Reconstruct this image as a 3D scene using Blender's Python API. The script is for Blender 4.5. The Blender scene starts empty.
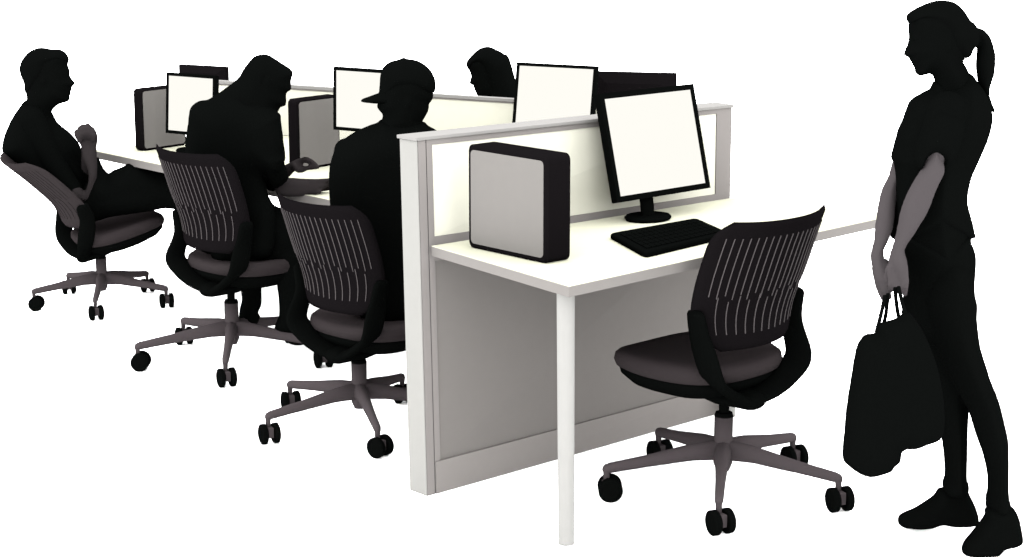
import bpy, bmesh, math
import numpy as np
from mathutils import Vector, Matrix

# ------------------------------------------------------------------ camera model
f = 1917.0; YA = .83468; PI_ = .20971
C0 = np.array([-3.6218, -4.3987, 1.8979])
F = np.array([math.cos(PI_)*math.cos(YA), math.cos(PI_)*math.sin(YA), -math.sin(PI_)])
R = np.array([math.sin(YA), -math.cos(YA), 0.0]); U = np.cross(R, F)
FH = np.array([math.cos(YA), math.sin(YA), 0.0])
def ray(px, py): return F + R*(px-512)/f - U*(py-278.5)/f
def G(px, py, z=0.0):
    r = ray(px, py); return C0 + r*(z-C0[2])/r[2]
def HD(p): return float((np.array(p)-C0)@FH)          # horizontal distance from the viewer
def V(px, py, D):
    r = ray(px, py); return C0 + r*D/(r@FH)
DG = lambda px, py, z=0.0: HD(G(px, py, z))

sc = bpy.context.scene
COL = sc.collection
cd = bpy.data.cameras.new('camera'); cam = bpy.data.objects.new('camera', cd); COL.objects.link(cam)
cd.sensor_width = 36; cd.lens = f/1024*36; cd.clip_end = 300
cam.matrix_world = Matrix(((R[0], U[0], -F[0], C0[0]), (R[1], U[1], -F[1], C0[1]), (R[2], U[2], -F[2], C0[2]), (0, 0, 0, 1)))
sc.camera = cam
sc.view_settings.view_transform = 'Standard'; sc.view_settings.look = 'None'
sc.view_settings.exposure = 0; sc.view_settings.gamma = 1; sc.view_settings.use_curve_mapping = False

# ------------------------------------------------------------------ light
SKY = 9.0
w = bpy.data.worlds.new('overcast'); sc.world = w; w.use_nodes = True
w.node_tree.nodes['Background'].inputs[0].default_value = (1, 1, 1, 1)
w.node_tree.nodes['Background'].inputs[1].default_value = SKY

# ------------------------------------------------------------------ materials
def s2l(c):
    c = c/255
    return c/12.92 if c <= .04045 else ((c+.055)/1.055)**2.4
def mat(name, rgb, E=2.0, vary=.03, scale=30):
    """matte paint / fabric whose colour reads rgb under the overcast light"""
    m = bpy.data.materials.new(name); m.use_nodes = True; nt = m.node_tree; nt.nodes.clear()
    o = nt.nodes.new('ShaderNodeOutputMaterial'); b = nt.nodes.new('ShaderNodeBsdfDiffuse')
    nz = nt.nodes.new('ShaderNodeTexNoise'); nz.inputs['Scale'].default_value = scale
    tc = nt.nodes.new('ShaderNodeTexCoord'); nt.links.new(tc.outputs['Object'], nz.inputs['Vector'])
    mx = nt.nodes.new('ShaderNodeMix'); mx.data_type = 'RGBA'
    EE = E if isinstance(E, tuple) else (E, E, E)
    c = [min(.95, s2l(v)/(e*SKY/2.2)) for v, e in zip(rgb, EE)]
    mx.inputs[6].default_value = (*[v*(1-vary) for v in c], 1); mx.inputs[7].default_value = (*[min(.96, v*(1+vary)) for v in c], 1)
    nt.links.new(nz.outputs['Fac'], mx.inputs[0]); nt.links.new(mx.outputs[2], b.inputs['Color'])
    nt.links.new(b.outputs[0], o.inputs[0]); return m
def emis(name, rgb):
    m = bpy.data.materials.new(name); m.use_nodes = True; nt = m.node_tree; nt.nodes.clear()
    o = nt.nodes.new('ShaderNodeOutputMaterial'); e = nt.nodes.new('ShaderNodeEmission')
    e.inputs[0].default_value = (*[s2l(v) for v in rgb], 1); nt.links.new(e.outputs[0], o.inputs[0]); return m
M = {}
M['floor'] = mat('white_floor', (255, 255, 255), E=.25, vary=.004, scale=2)
M['cream'] = mat('cream_laminate', (255, 255, 247), E=(1.2, 1.2, 1.42))
M['cream_panel'] = mat('cream_panel', (254, 253, 242), E=(1.02, 1.02, 1.08))
M['post'] = mat('lit_metal', (229, 228, 223), E=2.0)  # lit tone of the partition metal: end face brightness put into the colour
M['cap'] = mat('cap_paint', (226, 223, 220), E=2.1)
M['frame'] = mat('shaded_metal', (194, 188, 185), E=1.7)  # same metal turned from the light: directional shade put into the colour
M['edge'] = mat('desk_edging', (190, 185, 181), E=1.85)
M['lower'] = mat('grey_fabric_panel', (171, 166, 162), E=1.62)
M['kick'] = mat('kick_plate_paint', (196, 190, 186), E=1.7)
M['seam'] = mat('dark_seam', (120, 116, 114), E=2.0)
M['leg'] = mat('desk_leg_paint', (234, 233, 229), E=1.95)
M['black'] = mat('matt_black', (18, 20, 19), E=2.0, vary=.05)
M['plastic'] = mat('charcoal_plastic', (33, 30, 32), E=2.0)
M['pcgrey'] = mat('pc_grey_panel', (177, 173, 169), E=1.75)
M['cushion'] = mat('dark_grey_cushion', (58, 53, 54), E=1.15, scale=200)
M['slat'] = mat('grey_slat', (104, 99, 100), E=1.3)
M['base'] = mat('grey_cast_metal', (93, 86, 88), E=1.4)
M['shirt'] = mat('black_cloth', (18, 20, 19), E=2.0, vary=.08, scale=120)
M['skin_dark'] = mat('silhouette_skin', (18, 20, 19), E=2.0, vary=.05)  # plain black of the silhouette figures
M['arm_grey'] = mat('grey_skin', (68, 63, 64), E=1.6)
M['arm_light'] = mat('light_grey_skin', (107, 101, 103), E=1.9)
M['screen'] = emis('lit_screen', (255, 253, 245))

# ------------------------------------------------------------------ object helpers
def link(name, verts, faces, mats, parent=None, smooth=False, fmat=None, wn=False):
    me = bpy.data.meshes.new(name); me.from_pydata([tuple(map(float, v)) for v in verts], [], [tuple(map(int, q)) for q in faces])
    for m in (mats if isinstance(mats, (list, tuple)) else [mats]): me.materials.append(m)
    if fmat is not None: me.polygons.foreach_set('material_index', fmat)
    bm = bmesh.new(); bm.from_mesh(me); bmesh.ops.recalc_face_normals(bm, faces=bm.faces); bm.to_mesh(me); bm.free()
    if smooth: me.polygons.foreach_set('use_smooth', [True]*len(me.polygons))
    o = bpy.data.objects.new(name, me); COL.objects.link(o)
    if parent: o.parent = parent; o.matrix_parent_inverse = parent.matrix_basis.inverted() if parent.get('_w') else Matrix()
    return o
def tag(o, label, cat, group=None):
    o['label'] = label; o['category'] = cat
    if group: o['group'] = group
    return o
def empty(name, loc, label, cat, group=None, rz=0, scale=1.0, world_children=False):
    o = bpy.data.objects.new(name, None); COL.objects.link(o)
    o.location = tuple(map(float, loc)); o.rotation_euler = (0, 0, rz); o.scale = (scale,)*3
    o.empty_display_size = .1
    return tag(o, label, cat, group)
class MB:
    def __init__(s): s.v = []; s.f = []; s.m = []
    def add(s, v, fs, mi=0):
        n = len(s.v); s.v += [tuple(map(float, a)) for a in v]; s.f += [tuple(i+n for i in q) for q in fs]; s.m += [mi]*len(fs); return s
    def hexa(s, b, t, mi=0):
        return s.add(list(b)+list(t), [(3, 2, 1, 0), (4, 5, 6, 7), (0, 1, 5, 4), (1, 2, 6, 5), (2, 3, 7, 6), (3, 0, 4, 7)], mi)
    def box(s, a, b, mi=0):
        (x0, y0, z0), (x1, y1, z1) = a, b
        return s.hexa([(x0, y0, z0), (x1, y0, z0), (x1, y1, z0), (x0, y1, z0)], [(x0, y0, z1), (x1, y0, z1), (x1, y1, z1), (x0, y1, z1)], mi)
    def prism(s, poly, z0, z1, mi=0, bev=0.0):
        """horizontal outline extruded up, softened edge"""
        n = len(poly); c = np.mean(poly, axis=0)
        rings = [(z0, 1)] if not bev else [(z0, -bev), (z0+bev, 0)]
        rings += [(z1, 1)] if not bev else [(z1-bev, 0), (z1, -bev)]
        v = []
        for z, k in rings:
            for p in poly:
                p = np.array(p)
                if k not in (0, 1): 
                    dlt = p-c; L = np.linalg.norm(dlt); p = c+dlt*(1+k/L)
                v.append((p[0], p[1], z))
        fs = []
        for r in range(len(rings)-1):
            for i in range(n): fs.append((r*n+i, r*n+(i+1) % n, (r+1)*n+(i+1) % n, (r+1)*n+i))
        fs.append(tuple(range(n))[::-1]); fs.append(tuple((len(rings)-1)*n+i for i in range(n)))
        return s.add(v, fs, mi)
    def tube(s, pts, rad, n=12, mi=0, flat=None, caps=True):
        """pts joints, rad radii (r or (a,b)); flat = reference side vector"""
        pts = [np.array(p, float) for p in pts]; v = []; fs = []
        K = len(pts)
        rings = []
        for i, p in enumerate(pts):
            t = pts[min(i+1, K-1)]-pts[max(i-1, 0)]; t = t/(np.linalg.norm(t)+1e-9)
            ref = np.array(flat if flat is not None else ((0, 0, 1) if abs(t[2]) < .9 else (0, 1, 0)), float)
            a = ref-t*(ref@t); a /= np.linalg.norm(a)+1e-9; b = np.cross(t, a)
            ra, rb = rad[i] if isinstance(rad[i], (tuple, list)) else (rad[i], rad[i])
            rings.append((p, t, a, b, ra, rb))
        out = []
        if caps:
            p, t, a, b, ra, rb = rings[0]; q = min(ra, rb)
            for k in (.95, .7, .35): out.append((p-t*q*math.sin(math.acos(1-k) if False else math.pi/2*k), a, b, ra*math.cos(math.pi/2*k), rb*math.cos(math.pi/2*k)))
        for p, t, a, b, ra, rb in rings: out.append((p, a, b, ra, rb))
        if caps:
            p, t, a, b, ra, rb = rings[-1]; q = min(ra, rb)
            for k in (.35, .7, .95): out.append((p+t*q*math.sin(math.pi/2*k), a, b, ra*math.cos(math.pi/2*k), rb*math.cos(math.pi/2*k)))
        for p, a, b, ra, rb in out:
            for j in range(n):
                th = 2*math.pi*j/n; v.append(p+a*ra*math.cos(th)+b*rb*math.sin(th))
        for r in range(len(out)-1):
            for j in range(n): fs.append((r*n+j, r*n+(j+1) % n, (r+1)*n+(j+1) % n, (r+1)*n+j))
        fs.append(tuple(range(n))[::-1]); fs.append(tuple((len(out)-1)*n+j for j in range(n)))
        return s.add(v, fs, mi)
    def ell(s, c, r, n=14, mi=0, ax=None):
        c = np.array(c); ax = np.eye(3) if ax is None else np.array(ax); v = []; fs = []
        m = n//2
        for i in range(1, m):
            ph = math.pi*i/m
            for j in range(n):
                th = 2*math.pi*j/n
                v.append(c+ax[0]*r[0]*math.sin(ph)*math.cos(th)+ax[1]*r[1]*math.sin(ph)*math.sin(th)+ax[2]*r[2]*math.cos(ph))
        k = len(v); v += [c+ax[2]*r[2], c-ax[2]*r[2]]
        for i in range(m-2):
            for j in range(n): fs.append((i*n+j, (i+1)*n+j, (i+1)*n+(j+1) % n, i*n+(j+1) % n))
        for j in range(n):
            fs.append((k, j, (j+1) % n)); fs.append((k+1, (m-2)*n+(j+1) % n, (m-2)*n+j))
        return s.add(v, fs, mi)
    def build(s, name, mats, parent=None, smooth=False, bevel=0):
        o = link(name, s.v, s.f, mats, parent, smooth, s.m)
        if bevel:
            md = o.modifiers.new('bevel', 'BEVEL'); md.width = bevel; md.segments = 2; md.limit_method = 'ANGLE'; md.angle_limit = .6
        return o
def smooth_path(pts, k=6):
    pts = [np.array(p, float) for p in pts]; out = []
    for i in range(len(pts)-1):
        p0, p1, p2, p3 = pts[max(i-1, 0)], pts[i], pts[i+1], pts[min(i+2, len(pts)-1)]
        for j in range(k):
            t = j/k
            out.append(.5*((2*p1)+(-p0+p2)*t+(2*p0-5*p1+4*p2-p3)*t*t+(-p0+3*p1-3*p2+p3)*t**3))
    out.append(pts[-1]); return out

# ------------------------------------------------------------------ setting
o = MB().add([(-40, -40, 0), (60, -40, 0), (60, 60, 0), (-40, 60, 0), (-40, -40, -.1), (60, -40, -.1), (60, 60, -.1), (-40, 60, -.1)],
             [(0, 1, 2, 3), (7, 6, 5, 4), (0, 4, 5, 1), (1, 5, 6, 2), (2, 6, 7, 3), (3, 7, 4, 0)]).build('floor', M['floor'])
o['kind'] = 'structure'

# ------------------------------------------------------------------ near partition
H = 1.104
B0 = G(426.5, 496.3, 0); T0 = G(416.5, 138, H)
xy1 = G(731, 198, .775)
B1 = np.array([xy1[0], xy1[1], 0]); T1 = np.array([xy1[0]-.006, xy1[1], 1.103])
TH = .082
def PA(u, wv, z):
    """u 0..1 along the partition, wv metres behind its front face, z 0..1 of its height"""
    b = B0*(1-u)+B1*u; t = T0*(1-u)+T1*u; p = b*(1-z)+t*z
    return (p[0], p[1]+wv, p[2])
def pbox(mb, u0, u1, w0, w1, z0, z1, mi=0):
    mb.hexa([PA(u0, w0, z0), PA(u1, w0, z0), PA(u1, w1, z0), PA(u0, w1, z0)], [PA(u0, w0, z1), PA(u1, w0, z1), PA(u1, w1, z1), PA(u0, w1, z1)], mi)
pr = empty('office_partition', (0, 0, 0), 'waist-high grey framed partition with cream upper panel, behind the nearest desk', 'partition')
zd = .702
mb = MB(); pbox(mb, -.0005, .0029, -.0005, TH, 0, .992); mb.build('end_post', M['post'], pr, bevel=.003)
mb = MB(); pbox(mb, .0030, .024, -.001, TH, 0, .992)                    # side face of the end post, shade put into its colour; then near stile
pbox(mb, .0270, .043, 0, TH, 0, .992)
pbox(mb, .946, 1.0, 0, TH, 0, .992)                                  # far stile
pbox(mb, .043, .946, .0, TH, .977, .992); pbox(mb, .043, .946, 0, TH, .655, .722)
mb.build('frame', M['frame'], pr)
mb = MB(); pbox(mb, .0240, .0270, .001, TH-.002, 0, .990); mb.build('seam', M['seam'], pr)
mb = MB(); pbox(mb, .0435, .9455, .003, TH-.003, .7225, .9765); mb.build('upper_panel', M['cream_panel'], pr)
mb = MB(); pbox(mb, .0435, .9455, .004, TH-.004, .0915, .6545); mb.build('lower_panel', M['lower'], pr)
mb = MB(); pbox(mb, .0275, 1.0, -.004, TH+.004, 0, .091); mb.build('kick_plate', M['kick'], pr)
mb = MB(); pbox(mb, -.005, 1.003, -.006, TH+.006, .992, 1.002); mb.build('cap_rail', M['cap'], pr, bevel=.002)

# ------------------------------------------------------------------ near desk
dk = empty('desk', (0, 0, 0), 'cream topped desk with one round pale leg, nearest desk, against the grey partition', 'desk')
zt = .775; th = .031
q = [G(569, 286.3, zt)[:2], G(897, 214.5, zt)[:2], G(733, 197.5, zt)[:2], G(427.5, 252, zt)[:2]]
q[2][1] = max(q[2][1], -.004); q[3][:] = PA(.024, -.016, zt/H)[:2]
MB().prism(q, zt-.0015, zt).build('desktop', M['cream'], dk)
MB().prism(q, zt-th, zt-.0015).build('edge_band', M['edge'], dk)
lb = G(570, 548, 0); lt = G(569.5, 292, zt-th)
mb = MB(); mb.tube([(lb[0]+.012, lb[1]+.028, .004), (lt[0]+.012, lt[1]+.028, zt-th-.003)], [.023, .0255], n=24, caps=False); mb.build('leg', M['leg'], dk, smooth=False)
mb = MB(); mb.tube([(1.36, -.05, .0), (1.36, -.05, zt-th-.001)], [.022, .022], n=20, caps=False); mb.build('leg', M['leg'], dk)

# ------------------------------------------------------------------ far bench desk and desk screen
zb = .66
def capline(px, py): return G(px, py, .90)
sA = capline(205, 80.6); sB = capline(600, 105)
YL = 3.26
dirv = (sB-sA); dirv[2] = 0; dirv /= np.linalg.norm(dirv); nv = np.array([-dirv[1], dirv[0], 0])
if nv@FH < 0: nv = -nv
bench = empty('bench_desk', (0, 0, 0), 'long cream desk shared by the three seated workers on the left, behind the grey partition', 'desk')
fx = .735
def sl(y, off=0.0):                                     # point on the screen line at world y
    t = (y-sA[1])/dirv[1]; p = sA+dirv*t+nv*off; return (p[0], p[1])
def at_y(px, y, z):
    r = ray(px, 150); k = ray(px, 200)                      # the vertical plane through this direction meets the line y
    n = np.cross(r, k); return (C0[0]+(-n[1]*(y-C0[1])-n[2]*(z-C0[2]))/n[0], y)
q = [(fx, .35), at_y(716, .35, zb), tuple(sB[:2]), sl(YL), (fx+.01, YL)]
MB().prism(q, zb-.0015, zb).build('desktop', M['cream'], bench)
MB().prism(q, zb-.034, zb-.0015).build('edge_band', M['edge'], bench)
for (x, y) in (tuple(G(222, 262)[:2]), (1.5, .5)):
    mb = MB(); mb.tube([(x, y, 0), (x, y, zb-.035)], [.03, .03], n=20, caps=False)
    mb.build('leg', M['leg'], bench)
far = empty('bench_desk', (0, 0, 0), 'cream desk of the far woman with long hair, mostly hidden beyond the desk screen', 'desk')
a0 = sA-dirv*.38+nv*.05; b0 = sB+nv*.05
q = [tuple(p[:2]) for p in (a0, b0, b0+nv*.62, a0+nv*.62)]
MB().prism(q, zb-.0015, zb).build('desktop', M['cream'], far)
MB().prism(q, zb-.034, zb-.0015).build('edge_band', M['edge'], far)
for t in (.25, .8):
    p = a0*(1-t)+b0*t+nv*.3
    mb = MB(); mb.tube([(p[0], p[1], 0), (p[0], p[1], zb-.035)], [.03, .03], n=20, caps=False); mb.build('leg', M['leg'], far)
ds = empty('desk_screen', (0, 0, 0), 'long low cream desk screen with thin grey cap behind the left workers', 'partition')
def sbox(z0, z1, t, off=0.0, ext=0.0):
    a = sA-dirv*ext; b = sB+dirv*ext; n = nv*t
    L = []
    for z in (z0, z1):
        L.append([(p[0], p[1], z) for p in (a+nv*off, b+nv*off, b+nv*off+n, a+nv*off+n)])
    return MB().hexa(L[0], L[1])
sbox(zb+.001, .882, .03, .004).build('panel', M['cream_panel'], ds)
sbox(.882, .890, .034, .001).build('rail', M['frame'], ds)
sbox(.890, .903, .04, -.004, .004).build('cap_rail', M['cap'], ds)

# ------------------------------------------------------------------ monitors
def monitor(name, label, base, yaw, tilt, w, h, zc, lit=True, bez=.019, roll=0, baser=(.10, .08), group=None, nw=.03, bd=0.0, bx=0.0):
    """base point on desk; yaw = facing direction angle; zc = height of the screen centre over the desk"""
    root = empty(name, base, label, 'monitor', group, rz=yaw)   # local -Y is the direction it faces
    T = Matrix.Translation((0, 0, zc)) @ Matrix.Rotation(-tilt, 4, 'X') @ Matrix.Rotation(roll, 4, 'Y')
    def tb(mb_, a, b):
        x0, y0, z0 = a; x1, y1, z1 = b
        L = [(x0, y0, z0), (x1, y0, z0), (x1, y1, z0), (x0, y1, z0)]; K = [(x, y, z1) for x, y, _ in L]
        mb_.hexa([T @ Vector(p) for p in L], [T @ Vector(p) for p in K])
    mb = MB()
    # bezel as four bars + a back shell that narrows
    tb(mb, (-w/2, -.012, -h/2), (w/2, .01, -h/2+bez)); tb(mb, (-w/2, -.012, h/2-bez), (w/2, .01, h/2))
    tb(mb, (-w/2, -.012, -h/2+bez), (-w/2+bez, .01, h/2-bez)); tb(mb, (w/2-bez, -.012, -h/2+bez), (w/2, .01, h/2-bez))
    tb(mb, (-w/2+.002, -.002, -h/2+.002), (w/2-.002, .016, h/2-.002))
    a = .004; L = [(-w/2+a, .016, -h/2+a), (w/2-a, .016, -h/2+a), (w/2-a, .016, h/2-a), (-w/2+a, .016, h/2-a)]
    k = .72; K = [(x*k, .034, z*k) for x, _, z in L]
    mb.hexa([T @ Vector(p) for p in L], [T @ Vector(p) for p in K])
    mb.build('housing', M['black'] if lit else M['plastic'], root)
    mb = MB(); tb(mb, (-w/2+bez, -.009, -h/2+bez), (w/2-bez, -.003, h/2-bez)); mb.build('screen', M['screen'] if lit else M['black'], root)
    p = T @ Vector((0, .03, -h*.2))
    mb = MB(); mb.tube(smooth_path([(bx, .02+bd, .01), (bx, .03+bd, zc*.3), (p.x+bx*.8, p.y+.005, max(p.z, zc*.6))], 5), [(nw, .012)]*11, n=12, flat=(1, 0, 0)); mb.build('neck', M['black'], root, smooth=True)
    mb = MB(); n = 40; mb.prism([(bx+baser[0]*math.cos(2*math.pi*i/n), .02+bd+baser[1]*math.sin(2*math.pi*i/n)) for i in range(n)], 0, .016, bev=.006)
    mb.build('base', M['black'], root, smooth=False)
    return root
MON = []

# near monitor: facing and leaning solved from its outline
def mon_from(px_base, z, **k):
    b = G(px_base[0], px_base[1], z); return b
def fit_monitor(corners, base_px, z, D, yaw0, tilt0=.1, roll=False):
    """real rectangle (w,h,yaw,tilt, centre) at distance D whose outline meets the four corners TL,TR,BR,BL"""
    def P4(p):
        cx, cz, yaw, tilt, ww, hh = p
        c = C0+FH*D+R*cx; c = np.array([c[0], c[1], cz])
        ex = np.array([math.cos(yaw), math.sin(yaw), 0]); fy = np.array([-math.sin(yaw), math.cos(yaw), 0])
        up = np.array([0, 0, 1])*math.cos(tilt)+fy*math.sin(tilt)
        return [c-ex*ww/2+up*hh/2, c+ex*ww/2+up*hh/2, c+ex*ww/2-up*hh/2, c-ex*ww/2-up*hh/2]
    def pj(X):
        d = X-C0; zz = d@F; return np.array([512+f*(d@R)/zz, 278.5-f*(d@U)/zz])
    def res(p):
        r = []
        for X, q in zip(P4(p), corners):
            if q is not None: r += list(pj(X)-np.array(q))
        return np.array(r+[(p[2]-yaw0)*6, (p[3]-tilt0)*6])
    cs = [c for c in corners if c is not None]; mx = np.mean(cs, axis=0); v = V(mx[0], mx[1], D)
    p = np.array([(v-C0)@R, v[2], yaw0, tilt0, .35, .3])
    for _ in range(80):
        r = res(p); J = np.array([(res(p+np.eye(6)[i]*1e-5)-r)/1e-5 for i in range(6)]).T
        p = p-np.clip(np.linalg.solve(J.T@J+np.eye(6)*1e-3, J.T@r), -.1, .1)
    c = C0+FH*D+R*p[0]
    return c[0], c[1], p
def mk_monitor(corners, z, D, yaw0, label, tilt0=.1, **k):
    x, y, p = fit_monitor(corners, None, z, D, yaw0, tilt0)
    return monitor('monitor', label, (x, y, z), p[2], p[3], p[4], p[5], p[1]-z, **k)
DA = DG(646, 216, .775)
mk_monitor([(597, 93.5), (691, 85), (708, 187.5), (615, 204)], .775, DA, -.1, 'large black monitor with a blank lit screen standing on the nearest desk', tilt0=.2, bd=-.055, bx=-.06, baser=(.085, .07))
yb = -math.pi/2
mk_monitor([(167, 71.5), (218, 76.5), (215, 137), (168.5, 133)], zb, DG(190, 153, zb), yb+.35, 'leftmost lit monitor, beside the woman leaning over the desk', bez=.014)
mk_monitor([(334, 66), (391, 70.5), (389, 134), (336, 129.5)], zb, DG(350, 174, zb), yb+.35, 'lit monitor partly hidden behind the head of the worker in a cap', bez=.014)
mk_monitor([(518, 62), (598, 66.5), (592, 146), (512, 141)], zb, HD(sA*.12+sB*.88-nv*.13), yb+.3, 'lit monitor rising above the partition, right of the far woman with long hair', bez=.015)
mk_monitor([(228, 67), (180, 64), (182, 108), (228, 111)], zb, HD(sA-dirv*.1+nv*.3), yb+math.pi+.35, 'small dark monitor seen from behind, at the far left beyond the desk screen', lit=False)
mk_monitor([(676, 71.5), (596, 73.5), (597, 135), (677, 133)], zb, HD(sB+nv*.3), yb+math.pi-.45, 'dark monitor seen from behind, above the lit monitor on the nearest desk', lit=False)

# ------------------------------------------------------------------ computer towers
def tower(label, corner, ly, lx, h, yaw=0.0, bay=0):
    """corner = near bottom corner (at the -X,-Y side); broad side faces -X"""
    root = empty('computer_tower', corner, label, 'computer', rz=yaw)
    r = .016
    def outline(y0, y1, z0, z1, rr, n=5):
        pts = []
        for cy, cz, a0 in ((y1-rr, z1-rr, 0), (y0+rr, z1-rr, 90), (y0+rr, z0+rr, 180), (y1-rr, z0+rr, 270)):
            for i in range(n+1):
                a = math.radians(a0+90*i/n); pts.append((cy+rr*math.cos(a), cz+rr*math.sin(a)))
        return pts
    def slab(rings, mi=0):
        mb = MB(); n = len(rings[0][1]); v = []
        for x, o_ in rings: v += [(x, a, b) for a, b in o_]
        fs = [(k*n+i, k*n+(i+1) % n, (k+1)*n+(i+1) % n, (k+1)*n+i) for k in range(len(rings)-1) for i in range(n)]
        fs += [tuple(range(n)), tuple((len(rings)-1)*n+i for i in range(n))[::-1]]
        return mb.add(v, fs)
    e = .006
    slab([(0, outline(e, ly-e, e, h-e, r)), (e, outline(0, ly, 0, h, r+.004)), (lx-e, outline(0, ly, 0, h, r+.004)), (lx, outline(e, ly-e, e, h-e, r))]).build('case', M['plastic'], root)
    m = .016 if lx > .09 else .011
    slab([(-.0015, outline(m, ly-m, m, h-m, r-.002)), (.004, outline(m, ly-m, m, h-m, r-.002))]).build('side_panel', M['pcgrey'], root)
    return root
c = G(547, 264.5, .775); tower('grey-sided black computer tower standing on the nearest desk, left of its monitor', (c[0], c[1], .775), .352, .098, .318)
c = G(143, 151.5, zb); e_ = G(187, 145, zb); L_ = e_-c
tower('grey-sided computer tower at the left end of the far desk, behind the leftmost monitor', (e_[0], e_[1], zb), math.hypot(L_[0], L_[1]), .055, .28, yaw=math.atan2(L_[1], L_[0])+math.pi/2, bay=1)
c = G(298.5, 171, zb); e_ = G(341, 164, zb); L_ = e_-c
tower('grey-sided computer tower between the typing woman and the worker in a cap', (e_[0], e_[1], zb), math.hypot(L_[0], L_[1]), .06, .30, yaw=math.atan2(L_[1], L_[0])+math.pi/2, bay=1)

# ------------------------------------------------------------------ keyboard
kz = .775
kq = [G(645, 258.5, kz)[:2], G(730, 238, kz)[:2], G(696, 223, kz)[:2], G(609, 238.5, kz)[:2]]
kb = empty('keyboard', (*np.mean(kq, axis=0), kz), 'black keyboard lying in front of the monitor on the nearest desk', 'keyboard')
kc = np.mean(kq, axis=0)
def rounded(q, rr=.10, n=4):
    out = []; m = len(q)
    for i in range(m):
        p0, p1, p2 = np.array(q[i-1]), np.array(q[i]), np.array(q[(i+1) % m])
        a = p1+(p0-p1)*rr; b = p1+(p2-p1)*rr*.5
        for j in range(n+1):
            t = j/n; out.append((1-t)**2*a+2*t*(1-t)*p1+t*t*b)
    return out
MB().prism([tuple(p-kc) for p in rounded(kq)], 0, .017, bev=.004).build('case', M['black'], kb)
mb = MB(); a, b, c_, d_ = [np.array(p)-kc for p in kq]
for i in range(5):
    for j in range(15):
        u0, u1 = .07+.86*j/15, .07+.86*(j+.86)/15; v0, v1 = .12+.76*i/5, .12+.76*(i+.86)/5
        pt = lambda u, v: (a*(1-u)+b*u)*(1-v)+(d_*(1-u)+c_*u)*v
        L = [pt(u0, v0), pt(u1, v0), pt(u1, v1), pt(u0, v1)]
        mb.hexa([(*p, .0165) for p in L], [(*p, .0205) for p in L])
mb.build('keys', M['black'], kb)

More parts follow.
